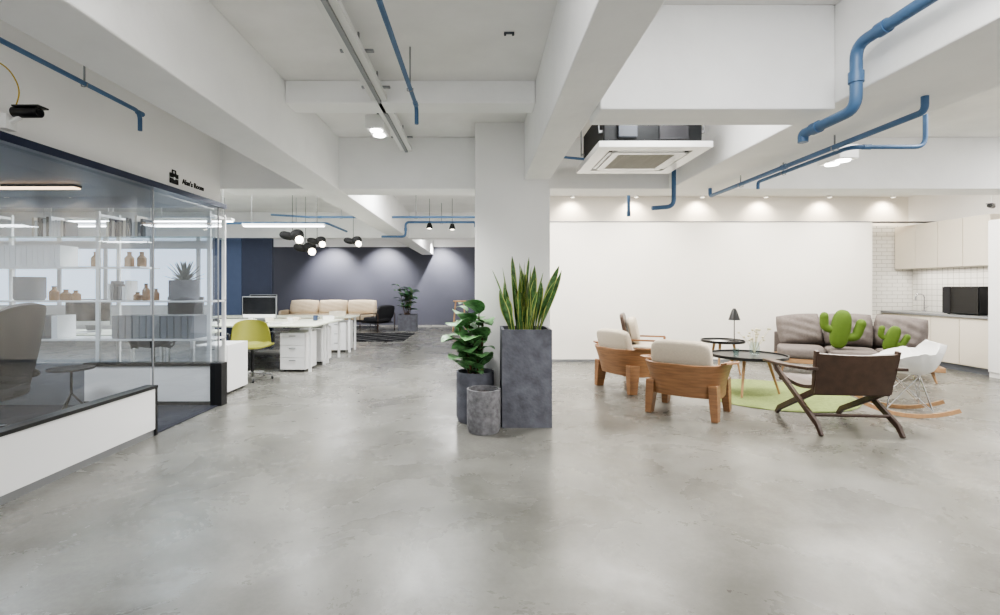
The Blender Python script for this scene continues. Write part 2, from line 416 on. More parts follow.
pipe([(-.51,.5,2.8),(-.51,3.86,2.8),(-.51,3.86,2.66)],.016,'thin blue sprinkler pipe running under the ceiling',[((-.51,3.8,2.8),(0,1,0))],[(-.51,1.5,2.8,CZ),(-.51,3.5,2.8,CZ)])
pipe([(2.1,.5,2.7),(2.1,2.68,2.7),(2.1,2.68,2.345),(2.1,3.12,2.345),(2.1,3.12,2.29)],.031,'thick blue pipe stepping down beside the beam',[((2.1,2.68,2.52),(0,0,1)),((2.1,2.5,2.7),(0,1,0)),((2.1,3.0,2.345),(0,1,0))],[(2.1,1.5,2.7,CZ)])
pipe([(2.66,2.87,2.49),(2.66,2.87,2.4),(2.66,5.55,2.4),(2.66,5.55,2.49)],.02,'long blue pipe clipped beneath the concrete beam',[((2.66,4.2,2.4),(0,1,0))],[(2.66,3.6,2.4,BZ),(2.66,4.9,2.4,BZ)])
pipe([(3.34,3.6,CZ),(3.34,3.6,2.4),(2.78,3.6,2.4),(2.78,4.8,2.4),(2.78,4.8,2.33)],.016,'blue branch pipe dropping from the ceiling',[((2.9,3.6,2.4),(1,0,0))],[(2.78,4.4,2.4,BZ)])
pipe([(2.14,5.3,CZ),(2.14,5.3,2.24),(1.9,5.3,2.22)],.024,'short blue pipe elbow dropping beside the beam')
pipe([(1.87,6.04,CZ),(1.87,6.04,2.24)],.02,'short blue drop pipe behind the beam',[((1.87,6.04,2.27),(0,0,1))])
pipe([(.744,4.6,2.6),(1.15,4.6,2.56)],.012,'thin blue condensate pipe beside the ceiling unit')
pipe([(-4.3,9.9,2.84),(-3.2,9.0,2.66),(.3,9.0,2.66)],.02,'thin blue sprinkler pipe across the open office ceiling',[((-3,9,2.66),(1,0,0))],[(-1.2,9,2.66,CZ),(-2.6,9,2.66,CZ)])
pipe([(-2.05,10,2.4),(-1.55,10,2.4),(-1.55,10,2.7),(-.1,10,2.7),(-.1,10,2.6)],.024,'blue pipe bending around a ceiling beam',[((-1.55,10,2.55),(0,0,1))],[(-.8,10,2.7,CZ)])
pipe([(-8,9.4,2.6),(-3,9.4,2.6),(-3,10.8,2.6)],.022,'blue pipe running over the desks',[((-4,9.4,2.6),(1,0,0))],[(-5,9.4,2.6,CZ),(-3.6,9.4,2.6,CZ)])
# ------------------------------------------------------------ AC cassette
ac=thing('ceiling_air_conditioner','white square four-way cassette air conditioner with dark body','air conditioner',(1.47,4.48,2.52))
MB().box(-.42,.42,-.4,.4,.05,.36).obj('housing',M_steel,ac,bevel=.01)
MB().box(-.3,-.14,-.43,-.4,.1,.22).obj('control_box',M_dgrey,ac,bevel=.005)
MB().box(.05,.3,-.42,-.4,.08,.2).obj('duct_plate',M_softblack,ac,bevel=.005)
def frame(mb,a,b,z0,z1):
    mb.box(-a,a,-a,-b,z0,z1).box(-a,a,b,a,z0,z1).box(-a,-b,-b,b,z0,z1).box(b,a,-b,b,z0,z1); return mb
frame(MB(),.475,.36,0,.05).obj('fascia',M_whitepl,ac)
frame(MB(),.31,.25,-.005,.05).obj('intake_frame',M_whitepl,ac)
MB().box(-.36,.36,-.36,.36,.02,.05).obj('air_slot',M_softblack,ac)
for s in(-1,1):
    MB().box(-.28,.28,s*.335-.014,s*.335+.014,.0,.012).obj('louver',M_whitepl,ac); MB().box(s*.335-.014,s*.335+.014,-.28,.28,.0,.012).obj('louver',M_whitepl,ac)
mb=MB()
for i in range(17): y=-.24+i*.03; mb.box(-.25,.25,y-.006,y+.006,-.002,.02)
for i in range(9): x=-.24+i*.06; mb.box(x-.004,x+.004,-.25,.25,.0,.02)
mb.obj('intake_grille',mat('grille_grey',srgb(180,176,164),.5),ac)
for sx in(-.45,.45):
    for sy in(-.36,.36): MB().cyl((sx,sy,.15),(sx,sy,CZ-2.52),.006).box(min(sx,sx*.9),max(sx,sx*.9),sy-.02,sy+.02,.15,.17).obj('hanger_rod',M_grey,ac)
# ------------------------------------------------------------ track rail + spot boxes
rl=thing('lighting_rail','long white ceiling cable tray on brackets','light rail')
MB().box(-.915,-.785,.5,5.55,2.925,2.932).box(-.915,-.905,.5,5.55,2.932,2.965).box(-.795,-.785,.5,5.55,2.932,2.965).obj('tray',M_whitepl,rl)
MB().box(-.865,-.835,.5,5.55,2.905,2.925).obj('track',M_grey,rl)
for y in(1.2,3.3,3.9,5.2): MB().box(-.96,-.73,y-.015,y+.015,2.966,2.98).box(-.84,-.83,y-.01,y+.01,2.98,CZ).obj('bracket',M_grey,rl)
def spotbox(loc,label,top):
    t=thing('ceiling_spotlight',label,'spotlight',loc)
    MB().box(-.09,.09,-.15,.15,0,.13).obj('housing',M_whitepl,t,bevel=.01)
    for y in(-.07,.07):
        MB().lathe([(.055,-.012),(.06,0.0)],(0,y,0),20).obj('lamp_lens',M_led,t)
    MB().cyl((0,0,.13),(0,0,top),.01).obj('stem',M_grey,t)
    return t
def light(kind,loc,energy,rot=(0,0,0),color=(1,.99,.975),size=.5,sy=None,spot=100,blend=.6,name=None,target=None):
    l=bpy.data.lights.new(name or kind.lower()+'_light',kind); l.energy=energy; l.color=color
    if kind=='AREA':
        l.size=size
        if sy: l.shape='RECTANGLE'; l.size_y=sy
    elif kind=='SPOT': l.spot_size=R(spot); l.spot_blend=blend; l.shadow_soft_size=size
    else: l.shadow_soft_size=size
    o=bpy.data.objects.new(name or kind.lower()+'_light',l); COL.objects.link(o); o.location=loc
    if target is not None:
        o.rotation_euler=(Vector(target)-Vector(loc)).to_track_quat('-Z','Y').to_euler()
    else: o.rotation_euler=rot
    return o
spotbox((-1.0,4.7,2.86),'white twin spotlight box under the ceiling rail',.235)
light('SPOT',(-1.0,4.7,2.8),330,spot=120,size=.08,blend=.9)
spotbox((3.35,4.5,2.52),'white twin spotlight box hanging above the lounge',.575)
light('SPOT',(3.35,4.5,2.48),300,spot=130,size=.06,color=(1,.95,.88),blend=.9)
for x,y,e in((-.6,1.0,60),(-2.4,.8,28),(1.45,1.4,48),(4.2,1.2,48),(6.9,2,50),(4.2,3.2,60)):  # added ceiling fill lights without fixtures, above the frame
    light('AREA',(x,y,CZ-.03),e,size=1.0,sy=.8)
for x,y,w in((-2.55,7.0,.9),(-.6,7.1,1.7),(2.2,7.1,2.2),(5.8,7.1,2.2),(-4.5,7.4,1.6),(-7,7.4,1.6)):  # added fill lights, kept unseen behind the cross beam
    light('AREA',(x,y,CZ-.03),(85 if x<-.9 else 115 if x<0 else 150),size=w,sy=1.0,color=(1,.965,.91) if x>0 else (.98,.99,1))
light('AREA',(1.45,3.7,CZ-.03),22,size=.4,sy=.3)  # added fill light, unseen behind the right bay beam
light('AREA',(6.9,4.5,CZ-.03),50,size=.6,sy=.4)
for x in(-9,-4,-.8): light('AREA',(x,13.4,CZ-.03),75,size=1,sy=.6)  # added fill for the far room, unseen behind its beam
for x in(-4.4,-7): 
    for y in (1.5,4.0): light('AREA',(x,y,2.24),40,size=.9,sy=.3,color=(.93,.97,1))  # added lights without fixtures to brighten the glass room
def downlight(loc,e,spot,color,target,lens,s=1):
    t=thing('downlight','small white adjustable ceiling downlight washing the wall','downlight',loc,0,'wall-washing downlights')
    MB().lathe([(.04,-.06),(.045,0)],n=20).obj('housing',M_whitepl,t)
    MB().lathe([(.032,-.063),(.036,-.06)],n=20).obj('lamp_lens',lens,t)
    light('SPOT',(loc[0],loc[1],loc[2]-.09),e,spot=spot,blend=.85,size=.03,color=color,target=target)
M_dl=mat('downlight_lens',(1,.9,.75,1),.5,emis=4)
for x in(1.75,2.95,4.2,5.4,6.6,7.8):
    downlight((x,9.06,CZ),34,120,(1,.86,.68),(x,9.3,2.65),M_dl)
for x in(1.3,3.0,4.7,6.4):
    light('SPOT',(x,7.9,CZ-.05),55,spot=105,blend=1,size=.1,color=(1,.94,.86),target=(x,8.7,1.5))
for x in(-5.2,-3.35,-1.4):
    downlight((x,16.0,CZ),750,90,(1,.985,.965),(x,17.0,1.5),M_dl)
light('AREA',(8.1,8.3,1.66),8,size=.05,sy=1.4,color=(1,.95,.88))
def linear(loc,L,rot=0,m=M_led):
    t=thing('linear_pendant_light','long slim white linear pendant light above the desks','pendant light',loc,rot,'linear pendants over the desks')
    MB().box(-L/2,L/2,-.04,.04,.01,.05).obj('housing',M_whitepl,t,bevel=.004)
    MB().box(-L/2+.02,L/2-.02,-.035,.035,0,.01).obj('diffuser',m,t)
    for s in(-1,1): MB().cyl((s*(L/2-.15),0,.05),(s*(L/2-.15),0,CZ-loc[2]),.003,n=6).obj('cable',M_grey,t)
linear((-3.35,8.2,2.38),1.4); linear((-5.1,8.2,2.38),1.4); linear((-6.9,8.2,2.38),1.4)
linear((-4.2,7.0,2.3),1.2); linear((-5.8,7.0,2.3),1.2)
t=thing('linear_ceiling_light','warm linear light recessed under the dark ceiling panel','ceiling light',(-4.15,4.3,2.23))
MB().box(-.55,.55,-.04,.04,.012,.03).obj('housing',M_steel,t); MB().box(-.54,.54,-.038,.038,0,.012).obj('diffuser',M_ledw,t)
def pendant(loc,s,label):
    t=thing('pendant_lamp',label,'pendant lamp',loc)
    mb=MB(); rt=Matrix.Rotation(R(14),3,'Y')
    mb.pillow((-.10*s,0,.05*s),(.13*s,.12*s,.075*s),k=2.2,rot=rt); mb.pillow((.08*s,0,.06*s),(.12*s,.12*s,.10*s),k=2.2,rot=Matrix.Rotation(R(-15),3,'Y'))
    mb.obj('lamp_shade',M_mblack,t)
    MB().pillow((.15*s,-.07,-.03*s),(.07*s,.07*s,.07*s),k=2).obj('bulb',M_bulb,t)
    MB().tube([(0,0,.05),(0,0,CZ-loc[2])],.004,6).obj('cord',M_mblack,t)
pendant((-3.36,8.6,2.22),1,'black rounded sculptural pendant lamp with a glowing globe')
pendant((-2.27,8.6,2.14),.75,'small black pendant lamp with a round glowing bulb')
pendant((-3.38,9.3,2.06),1,'black rounded pendant lamp over the desks')
pendant((-3.02,8.9,2.16),.8,'black rounded pendant lamp in a cluster over the desks')
for x,y,z in((-1.0,9.5,2.52),(-.55,9.5,2.5)):
    t=thing('pendant_lamp','small black spotlight pendant on a cord','pendant lamp',(x,y,z),0,'small black pendants')
    MB().lathe([(.03,.09),(.035,.1),(.065,0),(.06,-.01)],n=20).obj('lamp_shade',M_mblack,t)
    MB().pillow((0,0,-.005),(.045,.045,.02),k=2).obj('bulb',M_bulb,t)
    MB().cyl((0,0,.1),(0,0,CZ-z),.004,n=6).obj('cord',M_mblack,t)
# sign
def text(body,size,loc,rot,m,name,label,parent=None):
    c=bpy.data.curves.new('txt','FONT'); c.body=body; c.size=size; c.extrude=.003; c.offset=.0012
    o=bpy.data.objects.new('tmp',c); COL.objects.link(o)
    dg=bpy.context.evaluated_depsgraph_get(); me=bpy.data.meshes.new_from_object(o.evaluated_get(dg))
    bpy.data.objects.remove(o); me.materials.clear(); me.materials.append(m)
    o=bpy.data.objects.new(name,me); COL.objects.link(o); o.location=loc; o.rotation_euler=rot; o.parent=parent
    if label:o['label']=label
    return o
sg=thing('room_sign','black lettering and briefcase icon sign on the white wall','sign',(-3.027,4.68,2.37))
text("Alan's Room",.074,(0,.2,.03),(R(90),0,R(90)),M_mblack,'lettering',None,sg)
mb=MB().box(0,.006,0,.13,.0,.1).box(0,.006,.035,.045,.1,.125).box(0,.006,.085,.095,.1,.125).box(0,.006,.035,.095,.125,.135); mb.obj('briefcase_icon',M_mblack,sg,smooth=False)
MB().box(.006,.008,0,.13,.05,.056).box(.006,.009,.055,.075,.04,.066).obj('icon_stripe',M_white,sg,smooth=False)
def cctv(loc,rot,cable=True,sc=1,stem=0):
    t=thing('security_camera','black bullet security camera on a white bracket','security camera',loc,rot,sc=sc)
    MB().tube([(0,-.02,0),(0,.17,.0)],[.04,.04],16).obj('camera_body',M_black,t)
    MB().box(-.047,.047,-.05,.15,.03,.043).obj('sun_shield',M_black,t,bevel=.004)
    MB().lathe([(.03,0.018),(.03,.022)],n=16).obj('lens',M_screen,t).rotation_euler=(R(90),0,0)
    if stem: MB().cyl((0,.1,.03),(0,.1,stem),.012).obj('bracket',M_whitepl,t)
    else: MB().box(-.045,.045,.19,.255,-.13,-.02).cyl((0,.21,-.08),(0,.12,-.035),.018).obj('bracket',M_whitepl,t)
    if cable: MB().tube(fillet([(0,.17,.01),(-.02,.1,.16),(-.1,.12,.3),(-.35,.24,.34)],.12),.005,6).obj('cable',M_yel,t)
cctv((-2.815,3.05,2.46),R(90),sc=.85); cctv((7.84,7.38,2.60),R(-60),False,.8,(CZ-2.60)/.8)
t=thing('ceiling_bracket','small grey bracket screwed to the white ceiling','bracket',(.2,3.3,CZ-.02))
MB().box(-.035,-.02,-.008,.008,0,.02).box(.02,.035,-.008,.008,0,.02).box(-.035,.035,-.01,.01,.012,.02).obj('plate',M_dgrey,t)
# ------------------------------------------------------------ planters + plants
pl=thing('snake_plant','variegated snake plant in a tall square dark concrete planter','potted plant',(.45,4.835,0))
def sqpot(mb,a,h,w=.025):
    mb.box(-a,a,-a,-a+w,0,h).box(-a,a,a-w,a,0,h).box(-a,-a+w,-a+w,a-w,0,h).box(a-w,a,-a+w,a-w,0,h).box(-a+w,a-w,-a+w,a-w,0,.05)
mb=MB(); sqpot(mb,.24,.94); mb.obj('planter',M_conc,pl)
MB().box(-.213,.213,-.213,.213,.8,.9).obj('soil',M_soil,pl)
mb=MB()
for i in range(46):
    a=random.uniform(0,2*pi); r=random.uniform(.01,.18); L=random.uniform(.36,.84)*(1-.8*r)
    ph=random.uniform(0,6)
    sp=lambda t:((.55+.75*t if t<.6 else 1.0*(1-((t-.6)/.4)**2.2))*(1+.12*math.sin(9*t+ph))) if t<1 else 0.0
    fr=math.sin(a)<.3
    el=R(90-r*(85 if fr else 45)-random.uniform(0,7 if fr else 2))
    mb.leaf((r*math.cos(a),r*math.sin(a)*.9,.9),a+random.uniform(-.3,.3),el,R(random.uniform(-10,12) if fr else 0),L,random.uniform(.055,.08),sp,n=14,fold=.35,twist=random.uniform(-2.4,2.4))
mb.obj('leaves',M_snake,pl)
def roundpot(prof_r,h,t,m,soil=True,th=.02):
    r=prof_r
    MB().lathe([(r*.9,0),(r,h*.1),(r,h),(r-th,h),(r-th,h-.08)]).obj('pot',m,t,ang=50)
    MB().lathe([(r-th-.002,h-.1),(r-th-.002,h-.05)]).obj('soil',M_soil,t)
fp=thing('fiddle_leaf_fig','bushy broad-leaved fig plant in a round dark concrete pot','potted plant',(-.05,4.87,0))
roundpot(.19,.5,fp,M_conc)
def ov(t): return max(.03,math.sin(pi*t**.85))**.65*(1 if t<.97 else .3)
stm=MB();lv=MB()
for (bx,by,tx,ty,tz) in ((-.05,0,-.17,-.1,1.0),(.03,.03,.04,0,1.08),(.06,-.04,.08,-.1,1.0),(-.02,-.05,-.12,-.16,.86),(.0,.05,-.08,.06,1.1),(.04,-.06,.0,-.16,.82)):
    p0=Vector((bx,by,.42));p1=Vector((tx,ty,tz))
    stm.tube([p0,(p0+p1)/2+Vector((0,0,.04)),p1],[.012,.01,.005],8)
    n=10
    for i in range(n):
        f=.15+.85*i/(n-1); p=p0.lerp(p1,f); a=i*2.4+bx*40
        L=random.uniform(.24,.32)
        if math.sin(a)>.3: L*=.6
        if math.cos(a)>.4: L*=.66
        lv.leaf(p,a,R(62+random.uniform(-18,18)),R(80),L,L*.85,ov,n=8,fold=.16,twist=random.uniform(-.5,.5))
stm.obj('stem',M_stem,fp); lv.obj('leaves',M_leaf,fp)
pt=thing('concrete_plant_pot','small round grey speckled concrete pot with bare soil','plant pot',(.035,4.5,0)); roundpot(.158,.4,pt,M_conc2)
# ------------------------------------------------------------ plywood armchairs
def armchair(name,label,loc,rot):
    t=thing(name,label,'armchair',loc,rot)
    def U(a,w=.37,d=.37,k=3.0):
        c=math.cos(a);s=math.sin(a)
        return (math.copysign(abs(c)**(2/k),c)*w, math.copysign(abs(s)**(2/k),s)*d)
    def f(u,v):
        a=R(42)-u*R(264); x,y=U(a); bk=max(0,min(1,(-y-.12)/.25)); bk=bk*bk*(3-2*bk)
        fr=max(0,(y)/.37)
        z0=.205+.025*bk+.07*fr*fr; z1=.585-.02*bk-.06*fr
        z=z0+(z1-z0)*v; fl=.88+.22*v*v
        return (x*fl,y*(.90+.24*v if y<0 else .96),z)
    MB().grid(f,56,10,.022).obj('curved_shell',M_wood,t,ang=60)
    for sx in(-1,1):
        def g(u,v):
            y=-.30+.64*u; w=.12*math.sin(pi*(.08+.84*u))**.6
            x=.395+(v-.35)*w; z=.59-.06*u+.012*v
            return (sx*x,y,z)
        MB().grid(g,16,6,.018 if sx<0 else -.018).obj('armrest',M_wood,t,ang=50)
    MB().pillow((0,.04,.375),(.315,.335,.10),k=6,N=9).obj('seat_cushion',M_cush,t)
    MB().pillow((0,-.29,.615),(.30,.06,.185),k=5,rot=RX(15),N=9).obj('back_cushion',M_cush,t)
    for sx in(-1,1):
        for sy in(-1,1):
            x=sx*.31;y=sy*.26
            MB().tube([(x,y,.36),(x*1.02,y*1.03,.2),(x*1.06,y*1.1,0)],[1.3,1.25,.95],sq=(.032,.058)).obj('leg',M_wood,t,bevel=.004)
    return t
armchair('plywood_armchair','curved plywood armchair with beige cushions seen from behind',(2.27,5.22,0),R(-38))
armchair('plywood_armchair','curved plywood armchair with beige cushions beside the round rug',(2.03,6.42,0),R(-66))
t=thing('leather_back_armchair','wooden armchair with brown leather back and cream cushion','armchair',(2.6,7.5,0),R(-110))
MB().pillow((0,0,.40),(.3,.3,.07)).obj('seat_cushion',M_cush,t)
MB().pillow((0,-.19,.68),(.25,.07,.2),rot=RX(12)).obj('back_cushion',M_cush,t)
MB().pillow((0,-.31,.67),(.34,.03,.27),k=8,rot=RX(12)).obj('backrest',M_leather,t)
for sx in(-1,1):
    MB().tube(fillet([(sx*.34,-.32,.55),(sx*.36,.28,.55)],.1),1,sq=(.03,.012)).obj('armrest',M_wood,t)
    for sy in(-1,1): MB().cyl((sx*.33,sy*.27,.55),(sx*.36,sy*.31,0),.022,.013).obj('leg',M_wood,t)
MB().box(-.33,.33,-.3,.3,.27,.31).obj('seat_frame',M_wood,t,bevel=.005)
# ------------------------------------------------------------ rug and tables
MB().lathe([(.92,0),(.93,.006),(.92,.012),(.1,.012)],n=72).obj('round_rug',M_rug,loc=(3.64,6.07,.0),label='round pale green pile rug under the coffee table',cat='rug')
def ctable(loc,r,h,label):
    t=thing('coffee_table',label,'coffee table',loc,0)
    MB().lathe([(r-.01,h-.02),(r,h-.015),(r,h+.018),(r-.012,h+.018),(r-.014,h),(.01,h)],n=56).obj('tabletop',M_black,t,ang=50)
    for i in range(3):
        a=R(90+120*i+20)
        MB().cyl((r*.5*math.cos(a),r*.5*math.sin(a),h-.02),(r*.82*math.cos(a),r*.82*math.sin(a),0),.02,.012,14).obj('leg',M_woodl,t)
    MB().lathe([(r*.55,h-.035),(r*.55,h-.02)]).obj('underframe',M_woodl,t)
    return t
ctable((3.38,6.05,.017),.44,.472,'round black tray coffee table with light wood legs')
ctable((3.74,7.4,0),.31,.52,'small round black side table with light wood legs')
t=thing('table_lamp','small black metal table lamp with cone shade','table lamp',(3.92,7.4,.521))
MB().lathe([(.07,0),(.07,.012),(.01,.016)]).obj('base',M_black,t)
MB().cyl((0,0,.012),(0,0,.46),.007).obj('pole',M_black,t)
MB().lathe([(.085,.32),(.04,.46),(.018,.50),(.001,.50)],(0,0,0)).obj('lamp_shade',M_black,t)
t=thing('glass_vase','clear glass vase holding dried cream flowers','vase',(3.5,6.12,.490))
MB().lathe([(.05,0),(.055,.01),(.06,.1),(.045,.14),(.045,.16)]).obj('vase_body',M_glass2,t)
mb=MB()
for i in range(22):
    a=i*2.4; l=random.uniform(.14,.3); e=Vector((math.cos(a)*.16*random.random()*1.4,math.sin(a)*.15*random.random(),l+.03))
    mb.tube([(0,0,.02),e*.5+Vector((0,0,.03)),e],.0022,5); mb.pillow(e,(.016,.016,.014),k=2,N=3)
mb.obj('dried_flowers',M_dry,t)
t=thing('drinking_glass','short clear drinking glass on the coffee table','glass',(3.2,6.0,.490)); MB().lathe([(.03,0),(.035,.09),(.033,.09),(.028,.008)]).obj('glass_body',M_glass2,t)
MB().box(-.1,.1,-.07,.07,0,.015).obj('magazine',M_whitepl,loc=(3.62,7.28,.521),rot=.4,label='small white magazine on the black side table',cat='magazine')
# ------------------------------------------------------------ dark walnut lounge chair
t=thing('walnut_lounge_chair','dark walnut lounge chair with brown leather back and seat','lounge chair',(3.47,4.73,0),R(-5))
for sx in(-1,1):
    x=sx*.345
    MB().tube([(x,-.42,0),(x,-.36,.09),(x,.35,.49),(x,.40,.545)],[.8,1,1,.9],sq=(.016,.026)).obj('leg',M_dwood,t,bevel=.004)
    x2=sx*.312
    MB().tube([(x2,.42,0),(x2,.36,.07),(x2,-.25,.37),(x2*1.06,-.30,.50),(x2*1.12,-.355,.765)],[.8,1,1.05,1,.85],sq=(.017,.026)).obj('leg',M_dwood,t,bevel=.004)
    MB().tube(fillet([(sx*.375,.48,.56),(sx*.40,.1,.565),(sx*.385,-.36,.60)],.2),1,sq=(.05,.014)).obj('armrest',M_dwood,t,bevel=.004)
for a in((.30,.39,.34,.016),(-.27,.155,.34,.014),(-.27,.36,.33,.02)):
    MB().cyl((-a[2],a[0],a[1]),(a[2],a[0],a[1]),a[3]).obj('crossbar',M_dwood,t)
def bk(u,v):
    x=(u-.5)*.67*(1+.04*v); return (x,-.30-.075*v-.035*math.sin(pi*u),.36+.38*v-.012*math.sin(pi*u)*v)
MB().grid(bk,18,10,.026).obj('backrest',M_leather,t,ang=60)
def st(u,v):
    x=(u-.5)*.60; return (x,.36-.62*v,.40-.05*math.sin(pi*v)-.02*math.sin(pi*u)+.01*(1-v))
MB().grid(st,12,10,.035).obj('seat',M_leather,t,ang=60)
# ------------------------------------------------------------ white rocking chair
t=thing('rocking_chair','white moulded shell rocking chair on wooden rockers','rocking chair',(4.54,5.15,0),R(62),sc=1.08)
def shell(u,v):
    pr=[(.25,.40),(.20,.425),(.05,.40),(-.12,.385),(-.21,.43),(-.26,.52),(-.30,.63),(-.32,.69)]
    q=v*(len(pr)-1); i=min(int(q),len(pr)-2); f=q-i; f=f*f*(3-2*f)*.4+f*.6
    y=pr[i][0]*(1-f)+pr[i+1][0]*f; z=pr[i][1]*(1-f)+pr[i+1][1]*f
    s=(u-.5)*2; w=.25+.05*math.sin(pi*min(1,v*1.15))
    if v>.8: w*=1-.25*((v-.8)/.2)**2
    arm=math.exp(-((v-.45)/.26)**2)
    rise=(abs(s)**2.6)*(.03+.20*arm)
    fw=(abs(s)**2.2)*(.10*(1 if v>.55 else v/.55))
    return (s*(w+.03*arm),y+fw,z+rise)
MB().grid(shell,22,24,.008).obj('seat_shell',M_whitepl,t,ang=80)
mb=MB()
for sx in(-1,1):
    for sy in(-1,1):
        mb.tube([(sx*.09,sy*.1,.395),(sx*.2,sy*.17,.07)],.006,8)
    mb.tube([(sx*.09,.1,.39),(sx*.2,-.17,.075)],.005,8); mb.tube([(sx*.09,-.1,.39),(sx*.2,.17,.075)],.005,8)
for sy in(-1,1): mb.tube([(-.2,sy*.17,.075),(.2,sy*.17,.075)],.005,8); mb.tube([(-.09,sy*.1,.39),(.2,sy*.17,.08)],.004,8)
mb.obj('wire_base',M_chrome,t)
for sx in(-1,1):
    MB().tube([(sx*.2,-.36+.72*k/14,.02+.10*((k/14-.5)*2)**2*.9) for k in range(15)],1,sq=(.012,.018)).obj('rocker',M_woodl,t)
# ------------------------------------------------------------ sofas
def sofa(loc,rot,W,m,label,n,legm=M_woodl,soft=True):
    t=thing('sofa',label,'sofa',loc,rot)
    z=-.04 if soft else 0
    MB().box(-W/2,W/2,-.45,.42,.2+z,.27+z).obj('frame',legm,t,bevel=.01)
    for i in range(n):
        w=(W-.06)/n; x=-W/2+.03+w*(i+.5)
        MB().pillow((x,-.06,.355+z),(w/2-.003,.41,.095),k=5 if soft else 7,N=9).obj('seat_cushion',m,t)
        if soft:
            MB().puff((x,.25-.03*(i%2),.645+(.025 if i%2 else 0)),w/2+.0,.265,.16,rot=Matrix.Rotation(R((i-1)*6),3,'Y')@Matrix.Rotation(R((i-1)*-8),3,'Z')@RX(-17+3*i),wr=.16,e=.5).obj('back_cushion',m,t,ang=80,weld=True)
        else: MB().puff((x,.28,.66),w/2+.01,.26,.15,rot=RX(-12),e=.4,wr=.06).obj('back_cushion',m,t,ang=80,weld=True)
    MB().box(-W/2,W/2,.40,.45,.25+z,.58).obj('backrest',m,t,bevel=.015)
    for sx in(-1,1):
        if not soft: MB().pillow((sx*(W/2+.05),0,.42),(.05,.42,.16),k=6).obj('armrest',m,t)
        for sy in(-1,1): MB().cyl((sx*(W/2-.12),sy*.34,.2+z),(sx*(W/2-.08),sy*.38,0),.02,.013).obj('leg',legm,t)
    return t
sofa((5.78,7.5,0),R(-30),2.0,M_taupe,'taupe fabric sofa with plump loose back cushions and wooden frame',3)
def cactus(loc,s,label,rot=0,lean=0):
    t=thing('cactus_cushion',label,'cushion',loc,rot)
    mb=MB(); mb.M=Matrix.Rotation(R(lean),4,'Y')
    mb.pillow((0,0,.25*s),(.11*s,.08*s,.26*s),k=2.6,N=11)
    mb.tube(fillet([(.05*s,0,.15*s),(.18*s,0,.17*s),(.21*s,0,.35*s)],.07*s),.055*s,14); mb.pillow((.21*s,0,.35*s),(.057*s,.057*s,.07*s),k=2)
    mb.tube(fillet([(-.05*s,0,.22*s),(-.18*s,0,.24*s),(-.2*s,0,.38*s)],.07*s),.05*s,14); mb.pillow((-.2*s,0,.38*s),(.052*s,.052*s,.07*s),k=2)
    mb.obj('cushion_body',M_cactus,t,ang=80)
cactus((5.44,7.31,.425),1.15,'large green cactus-shaped plush cushion on the sofa',-.4,8)
cactus((5.92,6.99,.425),.74,'smaller green cactus-shaped plush cushion on the sofa',-.5,18)
# ------------------------------------------------------------ kitchen
for i in range(4):
    y0=7.22+i*.495
    t=thing('base_cabinet','cream handleless base cabinet under the grey worktop','cabinet',(7.7,y0,0),0,'cream base cabinets')
    MB().box(.02,.58,0,.493,.1,.86).obj('body',M_cream,t,smooth=False)
    MB().box(0,.018,.004,.489,.11,.84).obj('door',M_cream,t,bevel=.002)
    MB().box(.05,.56,0,.493,0,.1).obj('plinth',M_midgrey,t,smooth=False)
MB().box(7.67,8.28,7.22,9.19,.862,.9).obj('worktop',M_counter,label='long grey stone kitchen worktop',cat='worktop',bevel=.004)
for i in range(4):
    y0=7.46+i*.43
    t=thing('wall_cabinet','cream handleless wall cabinet above the tiled backsplash','cabinet',(7.93,y0,1.69),0,'cream wall cabinets')
    MB().box(.02,.36,0,.428,0,.8).obj('body',M_cream,t,smooth=False)
    MB().box(0,.018,.003,.425,.002,.798).obj('door',M_cream,t,bevel=.002)
struct('wall_backsplash',8.285,8.299,7.22,9.19,.9,1.69,M_tiler)
t=thing('tall_cabinet','tall white cabinet beside the kitchen worktop','cabinet',(7.62,6.6,0))
MB().box(.02,.66,0,.6,0,2.35).obj('body',M_white,t,smooth=False); MB().box(0,.018,.003,.597,.08,2.34).obj('door',M_white,t,bevel=.002)
t=thing('microwave_oven','black countertop microwave oven on the worktop','microwave',(7.78,7.5,.9))
MB().box(.02,.42,0,.58,.01,.46).obj('body',M_black,t,bevel=.01); MB().box(0,.02,.0,.44,.02,.45).obj('door',M_screen,t,bevel=.004); MB().box(.0,.02,.45,.58,.02,.45).obj('control_panel',M_softblack,t)
for x in(.06,.38):
    for y in(.05,.53): MB().cyl((x,y,0),(x,y,.01),.02).obj('foot',M_black,t)
t=thing('kitchen_faucet','tall curved chrome kitchen faucet','faucet',(8.1,8.75,.9))
MB().tube(fillet([(0,0,0),(0,0,.32),(-.16,0,.32),(-.16,0,.2)],.1),.012).obj('spout',M_chrome,t); MB().lathe([(.028,0),(.028,.03),(.01,.032)]).obj('base',M_chrome,t); MB().cyl((0,0,.06),(0,-.08,.1),.006).obj('handle',M_chrome,t)
